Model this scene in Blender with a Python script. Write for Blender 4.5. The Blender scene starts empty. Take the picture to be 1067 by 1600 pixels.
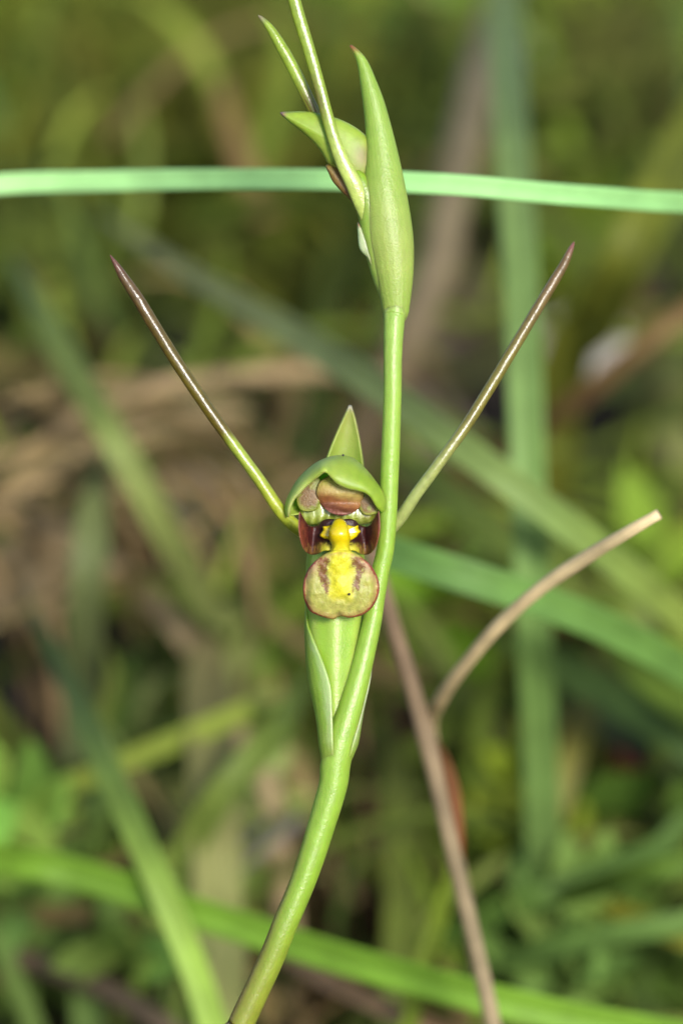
import bpy, math, random
import numpy as np

# ------------------------------------------------------------------ camera, sky, sun, exposure
sc = bpy.context.scene
C = sc.collection
PITCH = math.radians(20)
D = 0.32                    # lens to orchid, metres
MM = 0.001
F = np.array([0.0, 0.0, 0.12])          # point in the plane of focus behind the picture's centre
R = np.array([1.0, 0.0, 0.0])
U = np.array([0.0, math.sin(PITCH), math.cos(PITCH)])
T = np.array([0.0, -math.cos(PITCH), math.sin(PITCH)])   # towards the lens
PXM = 0.05 * MM             # metres per photo pixel in the plane of focus

cam = bpy.data.cameras.new('camera')
cam.sensor_fit = 'VERTICAL'; cam.sensor_height = 36.0; cam.sensor_width = 24.0
cam.lens = 36.0 * D / (1600 * PXM)
cam.clip_start = 0.01; cam.clip_end = 400
cam.dof.use_dof = True
cam.dof.focus_distance = D - 0.0012
cam.dof.aperture_fstop = 15.5
cam.dof.aperture_blades = 0
camo = bpy.data.objects.new('camera', cam); C.objects.link(camo)
camo.location = tuple(F + T * D)
camo.rotation_euler = (math.pi / 2 - PITCH, 0, 0)
sc.camera = camo

SUN_EL, SUN_AZ = math.radians(28), math.radians(20)      # azimuth to the right of the lens, behind it
w = bpy.data.worlds.new('World'); sc.world = w; w.use_nodes = True
wn = w.node_tree; wn.nodes.clear()
bg = wn.nodes.new('ShaderNodeBackground'); wo = wn.nodes.new('ShaderNodeOutputWorld')
sky = wn.nodes.new('ShaderNodeTexSky'); sky.sky_type = 'NISHITA'; sky.sun_disc = False
sky.sun_elevation = SUN_EL
sky.sun_rotation = math.pi - SUN_AZ
bg.inputs['Strength'].default_value = 0.085
wn.links.new(sky.outputs[0], bg.inputs[0]); wn.links.new(bg.outputs[0], wo.inputs[0])
sun = bpy.data.lights.new('sun', 'SUN'); sun.energy = 2.4; sun.angle = math.radians(14)
sun.color = (1.0, 0.955, 0.89)
suno = bpy.data.objects.new('sun', sun); C.objects.link(suno)
# lamp shines along -Z; put its +Z towards the sun
sd = np.array([math.cos(SUN_EL) * math.sin(SUN_AZ), -math.cos(SUN_EL) * math.cos(SUN_AZ), math.sin(SUN_EL)])
from mathutils import Vector
suno.rotation_euler = Vector(sd).to_track_quat('Z', 'Y').to_euler()
suno.location = (0.5, -1, 2)

sc.view_settings.view_transform = 'Standard'; sc.view_settings.look = 'None'
sc.view_settings.exposure = 1.22; sc.view_settings.gamma = 1.0
sc.view_settings.use_curve_mapping = False
sc.render.engine = 'CYCLES'
sc.cycles.use_denoising = True
sc.cycles.max_bounces = 8

rnd = random.Random(7)
nrs = np.random.RandomState(11)

# ------------------------------------------------------------------ helpers
def S(r, g, b, k=1.0):
    f = lambda c: (c / 255 / 12.92) if c / 255 <= 0.04045 else ((c / 255 + 0.055) / 1.055) ** 2.4
    return np.array([f(r) * k, f(g) * k, f(b) * k])

def V(px, py, wmm=0.0):
    """photo pixel + distance (mm) in front of the plane of focus -> world point"""
    s = (D - wmm * MM) / D
    return F + R * ((px - 533.5) * PXM * s) + U * ((800 - py) * PXM * s) + T * (wmm * MM)

def slope(y):
    t = np.clip((y - 0.02) / 0.75, 0, 1)
    return 0.30 * (0.75 * (t - 0.5 * t * t) )* 1.25

def ground_z(x, y):
    return slope(y) + 0.004 * math.sin(x * 31 + 1.3) * math.sin(y * 27 + 0.4) + 0.012 * math.sin(x * 6.1) * math.sin(y * 5.3 + 1)

def max_depth(px, py):
    d = 5.0
    while d < 900:
        p = V(px, py, -d)
        if p[2] < ground_z(p[0], p[1]): return d
        d += 4
    return 900

def to_px(p):
    q = np.array(p) - F; s = (D - np.dot(q, T)) / D
    return 533.5 + np.dot(q, R) / PXM / s, 800 - np.dot(q, U) / PXM / s

# gaps left between the plants; bare dark soil there stands in for shaded voids
HOLLOWS = [(950, 700, 85), (760, 620, 50), (90, 545, 62), (255, 330, 62), (330, 525, 48), (440, 480, 46), (90, 1120, 80), (440, 1330, 62), (995, 1205, 72), (890, 1080, 42), (215, 75, 46),
           (190, 205, 40), (260, 165, 36), (600, 130, 36), (935, 230, 62), (960, 420, 66), (130, 330, 36), (20, 615, 34), (730, 1000, 46), (760, 1240, 42), (470, 1215, 36), (100, 1545, 50), (30, 1060, 50), (900, 640, 50), (20, 130, 40), (720, 1420, 36)]
def hollow(p):
    x, y = to_px(p)
    return any((x - a) ** 2 + (y - b) ** 2 < c * c for a, b, c in HOLLOWS)

def cr(pts, n, closed=False):
    """Catmull-Rom through pts (any dimension), n samples"""
    P = np.array(pts, float)
    if closed:
        Q = np.vstack([P[-1], P, P[0], P[1]]); m = len(P)
        ts = np.linspace(0, m, n, endpoint=False)
    else:
        Q = np.vstack([2 * P[0] - P[1], P, 2 * P[-1] - P[-2]]); m = len(P) - 1
        ts = np.linspace(0, m, n)
    out = []
    for t in ts:
        i = min(int(t), m - 1); f = t - i
        a, b, c, d = Q[i], Q[i + 1], Q[i + 2], Q[i + 3]
        out.append(0.5 * (2 * b + (c - a) * f + (2 * a - 5 * b + 4 * c - d) * f * f + (3 * b - a - 3 * c + d) * f ** 3))
    return np.array(out)

def vn(x, y, s=0):
    """cheap smooth value noise, 0..1"""
    def h(i, j):
        v = math.sin(i * 127.1 + j * 311.7 + s * 74.7) * 43758.5453
        return v - math.floor(v)
    i, j = math.floor(x), math.floor(y); fx, fy = x - i, y - j
    fx = fx * fx * (3 - 2 * fx); fy = fy * fy * (3 - 2 * fy)
    return (h(i, j) * (1 - fx) + h(i + 1, j) * fx) * (1 - fy) + (h(i, j + 1) * (1 - fx) + h(i + 1, j + 1) * fx) * fy

def sst(a, b, x):
    t = min(max((x - a) / (b - a), 0), 1); return t * t * (3 - 2 * t)

def mix(a, b, t): return a + (b - a) * t

def mesh_obj(name, verts, faces, mat, parent=None, origin=None, cols=None, uvs=None, solid=0, sub=0, smooth=True):
    if parent is not None: origin = ORG[parent.name]
    if origin is None: origin = np.mean(verts, axis=0)
    vv = np.array(verts) - np.array(origin)
    me = bpy.data.meshes.new(name)
    me.from_pydata([tuple(v) for v in vv], [], [tuple(f) for f in faces])
    if cols is not None:
        a = me.color_attributes.new('Col', 'FLOAT_COLOR', 'POINT')
        c4 = np.ones((len(vv), 4), np.float32); c4[:, :3] = np.array(cols)
        a.data.foreach_set('color', c4.ravel())
    if uvs is not None:
        uvl = me.uv_layers.new(name='UVMap')
        li = np.zeros(len(me.loops), np.int32); me.loops.foreach_get('vertex_index', li)
        uvl.data.foreach_set('uv', np.array(uvs, np.float32)[li].ravel())
    if smooth: me.polygons.foreach_set('use_smooth', [True] * len(me.polygons))
    me.materials.append(mat)
    me.update()
    o = bpy.data.objects.new(name, me); C.objects.link(o)
    if parent is not None:
        o.parent = parent; ORG[o.name] = origin
    else:
        o.location = tuple(origin); ORG[o.name] = np.array(origin)
    if solid:
        m = o.modifiers.new('thickness', 'SOLIDIFY'); m.thickness = solid * MM; m.offset = 0
    if sub:
        m = o.modifiers.new('smooth', 'SUBSURF'); m.levels = sub; m.render_levels = sub
    return o
ORG = {}

def empty(name, loc):
    o = bpy.data.objects.new(name, None); C.objects.link(o); o.location = tuple(loc); o.empty_display_size = 0.01
    ORG[o.name] = np.array(loc); return o

def tag(o, label=None, cat=None, group=None, kind=None):
    if label: o['label'] = label
    if cat: o['category'] = cat
    if group: o['group'] = group
    if kind: o['kind'] = kind
    return o

# ------------------------------------------------------------------ materials
def plant_mat(name, rough=0.35, sss=0.35, sss_r=0.5, bump=0.0, bump_scale=4000, spec=0.5, coat=0.0, trans=0.0,
              vary=0.12, vary_scale=600, stripes=0, stripe_amt=0.12, col=None, bump_d=0.00003, stripe_bump=0.0, sheen=0.0):
    m = bpy.data.materials.new(name); m.use_nodes = True
    nt = m.node_tree; n = nt.nodes; L = nt.links; n.clear()
    out = n.new('ShaderNodeOutputMaterial'); b = n.new('ShaderNodeBsdfPrincipled')
    tc = n.new('ShaderNodeTexCoord')
    if col is None:
        a = n.new('ShaderNodeAttribute'); a.attribute_name = 'Col'; base = a.outputs['Color']
    else:
        a = n.new('ShaderNodeRGB'); a.outputs[0].default_value = (*col, 1); base = a.outputs[0]
    nz = n.new('ShaderNodeTexNoise'); nz.inputs['Scale'].default_value = vary_scale; nz.inputs['Detail'].default_value = 3
    L.new(tc.outputs['Object'], nz.inputs['Vector'])
    mr = n.new('ShaderNodeMapRange'); mr.inputs[1].default_value = 0.25; mr.inputs[2].default_value = 0.75
    mr.inputs[3].default_value = 1 - vary; mr.inputs[4].default_value = 1 + vary
    L.new(nz.outputs['Fac'], mr.inputs[0])
    fac = mr.outputs[0]
    hgt = None
    if stripes:
        sp = n.new('ShaderNodeSeparateXYZ'); L.new(tc.outputs['UV'], sp.inputs[0])
        mu = n.new('ShaderNodeMath'); mu.operation = 'MULTIPLY'; mu.inputs[1].default_value = stripes * 2 * math.pi
        L.new(sp.outputs[1], mu.inputs[0])
        nz3 = n.new('ShaderNodeTexNoise'); nz3.inputs['Scale'].default_value = 300; L.new(tc.outputs['Object'], nz3.inputs['Vector'])
        ad3 = n.new('ShaderNodeMath'); ad3.operation = 'MULTIPLY_ADD'; ad3.inputs[1].default_value = 4.0
        L.new(nz3.outputs['Fac'], ad3.inputs[0]); L.new(mu.outputs[0], ad3.inputs[2])
        si = n.new('ShaderNodeMath'); si.operation = 'SINE'; L.new(ad3.outputs[0], si.inputs[0])
        ma = n.new('ShaderNodeMath'); ma.operation = 'MULTIPLY_ADD'; ma.inputs[1].default_value = stripe_amt
        L.new(si.outputs[0], ma.inputs[0]); L.new(fac, ma.inputs[2]); fac = ma.outputs[0]
        hgt = si.outputs[0]
    vm = n.new('ShaderNodeVectorMath'); vm.operation = 'SCALE'
    L.new(base, vm.inputs[0]); L.new(fac, vm.inputs['Scale'])
    L.new(vm.outputs[0], b.inputs['Base Color'])
    b.inputs['Roughness'].default_value = rough
    b.inputs['Specular IOR Level'].default_value = spec
    b.inputs['Subsurface Weight'].default_value = sss
    b.inputs['Subsurface Radius'].default_value = (0.55, 1.0, 0.4)
    b.inputs['Subsurface Scale'].default_value = sss_r * MM
    b.inputs['Coat Weight'].default_value = coat
    b.inputs['Coat Roughness'].default_value = 0.2
    nrm = None
    if stripe_bump and hgt is not None:
        b0 = n.new('ShaderNodeBump'); b0.inputs['Strength'].default_value = stripe_bump; b0.inputs['Distance'].default_value = 0.00005
        L.new(hgt, b0.inputs['Height']); nrm = b0.outputs[0]
    if bump:
        vz = n.new('ShaderNodeTexNoise'); vz.inputs['Scale'].default_value = bump_scale; vz.inputs['Detail'].default_value = 2
        L.new(tc.outputs['Object'], vz.inputs['Vector'])
        nz2 = n.new('ShaderNodeTexNoise'); nz2.inputs['Scale'].default_value = bump_scale * 0.3; nz2.inputs['Detail'].default_value = 4
        L.new(tc.outputs['Object'], nz2.inputs['Vector'])
        ad = n.new('ShaderNodeMath'); ad.operation = 'ADD'
        L.new(nz2.outputs['Fac'], ad.inputs[0]); L.new(vz.outputs['Fac'], ad.inputs[1])
        bp = n.new('ShaderNodeBump'); bp.inputs['Strength'].default_value = bump; bp.inputs['Distance'].default_value = bump_d
        L.new(ad.outputs[0], bp.inputs['Height'])
        if nrm is not None: L.new(nrm, bp.inputs['Normal'])
        nrm = bp.outputs[0]
    if nrm is not None: L.new(nrm, b.inputs['Normal'])
    sh = b.outputs[0]
    if trans:
        tr = n.new('ShaderNodeBsdfTranslucent'); L.new(vm.outputs[0], tr.inputs[0])
        mx = n.new('ShaderNodeMixShader'); mx.inputs[0].default_value = trans
        L.new(b.outputs[0], mx.inputs[1]); L.new(tr.outputs[0], mx.inputs[2]); sh = mx.outputs[0]
    L.new(sh, out.inputs['Surface'])
    return m

M_STEM = plant_mat('orchid_green', rough=0.38, sss=0.95, sss_r=1.5, bump=0.8, bump_d=0.00004, bump_scale=7000, vary=0.08, vary_scale=900, stripes=10, stripe_amt=0.035)
M_BRACT = plant_mat('orchid_bract', rough=0.44, sss=0.8, sss_r=1.2, bump=0.8, bump_d=0.000045, bump_scale=7000, vary=0.08, vary_scale=700,
                    stripes=18, stripe_amt=0.03, trans=0.1, stripe_bump=0.06)
M_HOOD = plant_mat('orchid_hood', rough=0.5, sss=0.8, sss_r=1.0, bump=0.5, bump_d=0.00003, bump_scale=7000, vary=0.09, vary_scale=1200, trans=0.12, stripes=14, stripe_amt=0.03)
M_SEPAL = plant_mat('orchid_sepal', rough=0.29, sss=0.3, sss_r=0.5, bump=0.8, bump_d=0.00003, bump_scale=7000, vary=0.18, vary_scale=1800, spec=0.6)
M_LIP = plant_mat('orchid_lip', rough=0.5, sss=0.4, sss_r=0.35, bump=0.8, bump_d=0.00006, bump_scale=6500, vary=0.18, vary_scale=2600, spec=0.5)
M_CALLUS = plant_mat('orchid_callus', rough=0.27, sss=0.4, sss_r=0.4, bump=0.3, bump_d=0.00003, bump_scale=6000, vary=0.06, spec=0.8, coat=0.2)
M_GRASS = plant_mat('grass', rough=0.55, spec=0.2, sss=0, bump=0, vary=0.2, vary_scale=220, stripes=7, stripe_amt=0.12, trans=0.12, stripe_bump=0.15)
M_STRAW = plant_mat('dry_straw', rough=0.65, spec=0.2, sss=0, bump=0.3, bump_scale=1500, vary=0.22, vary_scale=350, stripes=6, stripe_amt=0.1, trans=0.08)
M_FOL = plant_mat('herb_foliage', rough=0.7, spec=0.12, sss=0, vary=0.25, vary_scale=90, trans=0.2)
M_LITTER = plant_mat('leaf_litter', rough=0.85, spec=0.1, sss=0, vary=0.3, vary_scale=120)
M_SPECK = plant_mat('dark_speck', rough=0.5, sss=0, col=(0.02, 0.018, 0.015))

def soil_mat():
    m = bpy.data.materials.new('soil'); m.use_nodes = True
    nt = m.node_tree; n = nt.nodes; L = nt.links
    b = n['Principled BSDF']; tc = n.new('ShaderNodeTexCoord')
    nz = n.new('ShaderNodeTexNoise'); nz.inputs['Scale'].default_value = 60; nz.inputs['Detail'].default_value = 8
    L.new(tc.outputs['Object'], nz.inputs['Vector'])
    cr_ = n.new('ShaderNodeValToRGB'); e = cr_.color_ramp.elements
    e[0].position = 0.35; e[0].color = (0.010, 0.007, 0.005, 1); e[1].position = 0.7; e[1].color = (0.05, 0.034, 0.022, 1)
    L.new(nz.outputs['Fac'], cr_.inputs[0]); L.new(cr_.outputs[0], b.inputs['Base Color'])
    b.inputs['Roughness'].default_value = 0.9
    bp = n.new('ShaderNodeBump'); bp.inputs['Strength'].default_value = 0.8; bp.inputs['Distance'].default_value = 0.004
    L.new(nz.outputs['Fac'], bp.inputs['Height']); L.new(bp.outputs[0], b.inputs['Normal'])
    return m
M_SOIL = soil_mat()

# ------------------------------------------------------------------ ground
def build_ground():
    rs = [0.0] + list(np.geomspace(0.02, 150, 90)); na = 96
    verts = []; faces = []
    for i, r in enumerate(rs):
        for k in range(na):
            a = 2 * math.pi * k / na
            x, y = r * math.cos(a), 0.12 + r * math.sin(a)
            z = ground_z(x, y) + 0.004 * (vn(x * 90, y * 90) - 0.5) + 0.006 * (vn(x * 35, y * 35, 2) - 0.5)
            verts.append((x, y, z))
    for i in range(len(rs) - 1):
        for k in range(na):
            k2 = (k + 1) % na
            faces.append((i * na + k, (i + 1) * na + k, (i + 1) * na + k2, i * na + k2))
    o = mesh_obj('ground', verts, faces, M_SOIL, origin=(0, 0, 0))
    tag(o, kind='structure')
build_ground()

# ------------------------------------------------------------------ shape builders
def frames(P):
    t = np.gradient(P, axis=0); t /= np.linalg.norm(t, axis=1)[:, None] + 1e-12
    return t

def tube(name, pts, mat, parent=None, nseg=20, nlen=60, colfun=None, flat=1.0, groove=0.0, ribs=0, rib_amt=0, origin=None, world=False, wob=0.0, cap=True):
    """pts: (px, py, w_mm, r_px) in photo space, or (x,y,z,r) in world metres"""
    Q = cr(pts, nlen)
    if world: P = Q[:, :3]; rad = Q[:, 3]
    else:
        P = np.array([V(q[0], q[1], q[2]) for q in Q]); rad = Q[:, 3] * PXM
    rad = np.maximum(rad, 1e-5)
    t = frames(P); verts = []; cols = []; uvs = []; faces = []
    for i in range(nlen):
        b = T - t[i] * np.dot(T, t[i]); b /= np.linalg.norm(b) + 1e-12     # towards the lens
        s = np.cross(b, t[i])
        for k in range(nseg):
            a = 2 * math.pi * k / nseg
            rr = rad[i] * (1 + rib_amt * math.cos(ribs * a) if ribs else 1)
            if groove: rr *= 1 - groove * math.exp(-((math.cos(a) - 1) ** 2) * 20)
            if wob: rr *= 1 + wob * (vn(i * 0.35, k * 0.7, 5) - 0.5)
            verts.append(P[i] + s * math.sin(a) * rr + b * math.cos(a) * rr * flat)
            f = i / (nlen - 1)
            uvs.append((f, k / nseg))
            cols.append(colfun(f, k / nseg, Q[i]) if colfun else (0.2, 0.4, 0.05))
    for i in range(nlen - 1):
        for k in range(nseg):
            k2 = (k + 1) % nseg
            faces.append((i * nseg + k, i * nseg + k2, (i + 1) * nseg + k2, (i + 1) * nseg + k))
    if cap:
        faces.append(tuple(range(nseg - 1, -1, -1))); faces.append(tuple((nlen - 1) * nseg + k for k in range(nseg)))
    return mesh_obj(name, verts, faces, mat, parent, origin=P[-1] if origin is None else origin, cols=cols, uvs=uvs)

def inflate(name, outline, mat, parent, w0=0.0, hf=1.0, hb=0.5, n=96, rings=14, center=None, wfun=None, colfun=None, power=2.0, scale=None, close=True):
    """closed outline in photo pixels, puffed forwards (hf mm) and backwards (hb mm)"""
    O = np.array(outline, float)
    if scale: O = O / scale[0] + np.array(scale[1:])
    O = cr(O, n, True)
    c = O.mean(axis=0) if center is None else np.array(center, float)
    verts = []; cols = []; uvs = []; faces = []
    def add(px, py, w, k, a):
        verts.append(V(px, py, w)); uvs.append((k, a)); cols.append(colfun(px, py, k) if colfun else (0.2, 0.4, 0.05))
    def layer(sgn, h):
        idx = []
        for r in range(rings, 0 if sgn > 0 else 0, -1):
            k = r / rings
            if sgn < 0 and r == rings: idx.append(front[0]); continue
            row = []
            for j in range(n):
                p = c + (O[j] - c) * k
                z = w0 + (wfun(p[0], p[1]) if wfun else 0) + sgn * h * max(0.0, 1 - k ** power) ** 0.5
                row.append(len(verts)); add(p[0], p[1], z, k, j / n)
            idx.append(row)
        z = w0 + (wfun(c[0], c[1]) if wfun else 0) + sgn * h
        ci = len(verts); add(c[0], c[1], z, 0, 0)
        for r in range(len(idx) - 1):
            A, B = idx[r], idx[r + 1]
            for j in range(n):
                j2 = (j + 1) % n
                f = (A[j], B[j], B[j2], A[j2])
                faces.append(f if sgn > 0 else f[::-1])
        A = idx[-1]
        for j in range(n):
            j2 = (j + 1) % n
            f = (A[j], ci, A[j2]); faces.append(f if sgn > 0 else f[::-1])
        return idx
    front = layer(1, hf)
    layer(-1, hb)
    return mesh_obj(name, verts, faces, mat, parent, cols=cols, uvs=uvs)

def loft(name, rows, mat, parent, colfun=None, solid=0.25, sub=0, closed=False):
    """rows: list of equally long lists of (px, py, w)"""
    nr, nc = len(rows), len(rows[0]); verts = []; cols = []; uvs = []; faces = []
    for i, row in enumerate(rows):
        for j, q in enumerate(row):
            verts.append(V(*q[:3])); uvs.append((i / (nr - 1), j / (nc - 1)))
            cols.append(colfun(i / (nr - 1), j / (nc - 1), q) if colfun else (0.2, 0.4, 0.05))
    for i in range(nr - 1):
        for j in range(nc - 1):
            faces.append((i * nc + j, i * nc + j + 1, (i + 1) * nc + j + 1, (i + 1) * nc + j))
    return mesh_obj(name, verts, faces, mat, parent, cols=cols, uvs=uvs, solid=solid, sub=sub)

# ------------------------------------------------------------------ the orchid
K = 0.57                                    # photo brightness -> surface colour
LIME = S(168, 206, 76, K); LIME2 = S(180, 214, 104, K); LIMED = S(140, 188, 30, K); YEL = S(190, 196, 60, K)
PALE = S(206, 226, 170, K); PINKBR = S(150, 95, 90, K)
BROWN = S(104, 82, 46, K); OLIVE = S(128, 120, 44, K); MAROON = S(92, 22, 14, K); REDBR = S(140, 66, 44, K)

base_xy = V(300, 1760, 0)
base = np.array([base_xy[0] - 0.004, base_xy[1] - 0.006, 0]); base[2] = ground_z(base[0], base[1])
orchid = empty('orchid', base)
tag(orchid, 'lime green orchid with two long brown horns and a yellow and maroon lip', 'orchid')

def stem_col(f, v, q):
    py = q[1]
    c = mix(LIME2, LIME, sst(300, 900, py))
    c = mix(c, mix(S(158, 196, 60, K), S(160, 168, 60, K), sst(1350, 1600, py)), sst(1150, 1500, py))
    # reddish flush along the left flank low on the stem
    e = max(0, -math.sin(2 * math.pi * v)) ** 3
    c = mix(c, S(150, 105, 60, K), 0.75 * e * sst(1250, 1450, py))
    return c * (0.96 + 0.08 * vn(py * 0.05, v * 6, 3))
sp = [(622, 455, -0.6, 17), (617, 490, -0.3, 18), (615.5, 505, -0.1, 16.2), (613.5, 560, 0, 14.5), (613, 620, 0, 14), (609, 732, -0.3, 14.3),
      (603.5, 845, -0.6, 13.8), (595, 890, -0.7, 14), (587, 935, -0.7, 14.3), (579.5, 980, -0.6, 15), (560, 1060, -0.3, 17.5), (541, 1125, 0, 21), (531, 1160, 0, 24.5),
      (524, 1195, 0, 23.5), (520, 1227, 0, 22.5), (504, 1284, 0, 21.5), (476, 1370, 0, 20.3), (443, 1450, 0, 20), (421, 1505, -0.2, 20), (377, 1600, -0.6, 20.5),
      (340, 1690, -1, 21)]
Q = [V(*p[:3]) for p in sp]
stem_pts = [(*q, p[3] * PXM) for q, p in zip(Q, sp)]
lastp = Q[-1]
for t_ in (0.35, 0.7, 1.0):
    g = mix(lastp, base + np.array([0, 0, -0.004]), t_)
    stem_pts.append((g[0] - 0.004 * math.sin(math.pi * t_), g[1], g[2], (21 + 5 * t_) * PXM))
# colour needs photo rows: interpolate py along the path
py_track = [p[1] for p in sp] + [1780, 1900, 2000]
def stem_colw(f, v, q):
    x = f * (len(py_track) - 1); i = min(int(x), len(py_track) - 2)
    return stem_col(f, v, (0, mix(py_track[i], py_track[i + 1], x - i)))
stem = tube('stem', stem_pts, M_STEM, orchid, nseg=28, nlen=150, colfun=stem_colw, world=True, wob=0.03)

# --- lower flower: ribbed ovary carries the rest as sub-parts
def ov_col(f, v, q):
    s = 0.5 + 0.5 * math.cos(7 * 2 * math.pi * v)
    return mix(S(168, 210, 66, K), S(184, 216, 92, K), s) * (0.96 + 0.08 * vn(f * 9, v * 9))
flower = tube('ovary', [(527, 1172, -0.6, 17), (524, 1120, -1.0, 25), (523, 1060, -1.5, 36), (523, 1000, -1.8, 42), (524, 950, -2.0, 46), (525, 890, -2.2, 46), (525, 830, -2.2, 38), (523, 795, -2.0, 24)],
              M_STEM, orchid, nseg=56, nlen=50, colfun=ov_col, ribs=7, rib_amt=0.022)

cs = (4.446, 420, 620)      # crop -> photo pixels for the close view of the flower
def cp(x, y): return (x / cs[0] + cs[1], y / cs[0] + cs[2])

# bract wrapped round ovary and stem; its point stands up behind the hood
def lower_bract():
    # py: left, right, front-left margin x, right margin kind (angle)
    prof = [  # py, cx, rx, ry(mm), angle left margin (deg), angle right margin (deg), w centre
        (1196, 524, 20.5, 1.0, 14, -46, -0.05), (1178, 527, 25.0, 1.24, 14, -50, -0.1),
        (1160, 529, 30, 1.5, 17, -48, -0.2),
        (1130, 530, 34, 1.7, 18, -62, -0.5),
        (1105, 530, 38.5, 1.95, 17, -70, -0.8),
        (1075, 530, 45, 2.2, 17, -78, -1.0),
        (1045, 530, 49.5, 2.4, 26, -95, -1.3),
        (1020, 530, 51.5, 2.5, 38, -110, -1.6),
        (990, 530, 53, 2.6, 56, -125, -1.9),
        (970, 531, 53.5, 2.6, 72, -135, -2.0),
        (930, 532, 53.5, 2.6, 88, -140, -2.2),
        (880, 533, 53, 2.5, 95, -140, -2.4),
        (820, 535, 49, 2.3, 100, -135, -2.6),
        (760, 538, 40, 1.9, 104, -128, -2.8),
        (715, 540, 29.5, 1.4, 108, -120, -3.0),
        (680, 543, 19, 0.9, 112, -118, -3.1),
        (655, 545.5, 10, 0.5, 118, -118, -3.2),
        (634, 547, 1, 0.06, 120, -120, -3.2)]
    Q = cr(prof, 70); rows = []
    for py, cx, rx, ry, al, ar, w0 in Q:
        row = []
        for j in range(44):
            # angle measured from the lens direction, positive to the left
            a = math.radians(mix(al, 360 + ar, j / 43))
            row.append((cx - math.sin(a) * rx, py, w0 + math.cos(a) * ry))
        rows.append(row)
    def col(i, j, q):
        e = 1 - sst(0.03, 0.10, j + 0.05 * (vn(i * 30, j * 9, 3) - 0.5))
        c = mix(LIME, S(176, 198, 84, K), sst(0.5, 0.9, i))
        c = mix(c, S(196, 198, 110, K), 0.8 * sst(0.8, 1.0, i))
        low = (1 - sst(0.40, 0.50, i)) * sst(0.03, 0.2, i)
        c = mix(c, PALE, min(1, 0.7 * e * low * (0.5 + 0.7 * vn(i * 26, j * 40))))
        e2 = 1 - sst(0.0, 0.09, 1 - j)
        c = mix(c, PALE, 0.9 * e2 * low)
        c = mix(c, S(200, 190, 170, K), sst(0.965, 1, i))
        return c
    loft('bract', rows, M_BRACT, orchid, col, solid=0.16)
lower_bract()

# dorsal sepal: helmet seen from the front
def hood():
    outer = [(128, 832), (114, 785), (124, 722), (148, 665), (196, 582), (268, 505), (345, 450), (425, 418), (508, 406), (582, 424), (645, 474), (697, 530), (742, 590), (785, 648), (813, 722), (803, 788)]
    rim = [(136, 836), (150, 772), (178, 712), (216, 668), (272, 612), (330, 566), (393, 524), (428, 556), (478, 606), (538, 636), (602, 650), (660, 664), (704, 694), (730, 738), (757, 776), (788, 803)]
    n = 80
    O = np.array([cp(*p) for p in cr(outer, n)]); I = np.array([cp(*p) for p in cr(rim, n)])
    cen = np.array(cp(470, 760))
    rows = []
    for k, (t, w) in enumerate([(0, 0), (0.07, 0), (0.2, 0), (0.4, 0), (0.6, 0), (0.8, 0), (0.93, 0), (1.0, 0)]):
        row = []
        for j in range(n):
            s = j / (n - 1); bell = math.sin(math.pi * s) ** 0.6
            p = mix(I[j], O[j], t)
            tip = math.exp(-((s - 0.4) / 0.07) ** 2)
            wf = (2.0 * bell + 0.5 + 0.9 * tip) * 1.0
            wv = mix(wf, -0.9 * bell - 0.2, 1 - math.sqrt(max(0, 1 - t ** 2.2)))
            wv += -0.25 * math.exp(-(t / 0.06) ** 2)
            row.append((p[0], p[1], wv))
        rows.append(row)
    for t in (0.03, 0.10, 0.22, 0.4, 0.6, 0.8):
        row = []
        for j in range(n):
            s = j / (n - 1); bell = math.sin(math.pi * s) ** 0.6
            p = mix(O[j], cen, t)
            row.append((p[0], p[1], -0.9 * bell - 0.2 - 1.6 * math.sin(min(1, t * 1.4) * math.pi / 2) * (0.35 + 0.65 * bell)))
        rows.append(row)
    def col(i, j, q):
        t = i * 13 / 7
        c = mix(S(184, 214, 88, K), S(168, 204, 60, K), sst(0.35, 0.7, j) * (1 - sst(0.1, 0.5, abs(j - 0.8))))
        c = mix(c, S(206, 224, 132, K), 0.85 * (1 - sst(0.2, 0.8, t)) * (1 - sst(0.15, 0.42, j)))  # lit look of the left half put into its colour
        c = mix(c, S(178, 206, 74, K), 0.5 * sst(0.5, 1.0, t))
        c = mix(c, S(206, 226, 140, K), 0.6 * (1 - sst(0.0, 0.09, t)))
        tip = math.exp(-((j - 0.395) / 0.018) ** 2) * (1 - sst(0.0, 0.28, t))
        return mix(c, S(160, 130, 105, K), 0.85 * tip)
    loft('dorsal_sepal', rows, M_HOOD, flower, col, solid=0.15, sub=1)
hood()

# petals flanking the column inside the helmet
def petal(outline, w0, seed):
    def col(px, py, k):
        x, y = (px - cs[1]) * cs[0], (py - cs[2]) * cs[0]
        g = mix(S(168, 176, 74, K), S(140, 150, 50, K), vn(x * .02, y * .02, seed))
        b = sst(0.3, 0.62, vn(x * 0.03, y * 0.022, seed + 3) + 0.35 * (1 - k))
        return mix(g, S(132, 82, 52, K), 0.8 * b * sst(1.0, 0.6, k))
    inflate('petal', outline, M_LIP, flower, w0=w0, hf=0.18, hb=0.15, n=64, rings=16, colfun=col, scale=cs)
petal([(225, 790), (190, 715), (215, 650), (280, 585), (345, 560), (372, 620), (362, 710), (320, 790)], 0.25, 1)
petal([(620, 630), (700, 660), (740, 720), (755, 800), (690, 825), (640, 800), (615, 720)], 0.2, 2)

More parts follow.
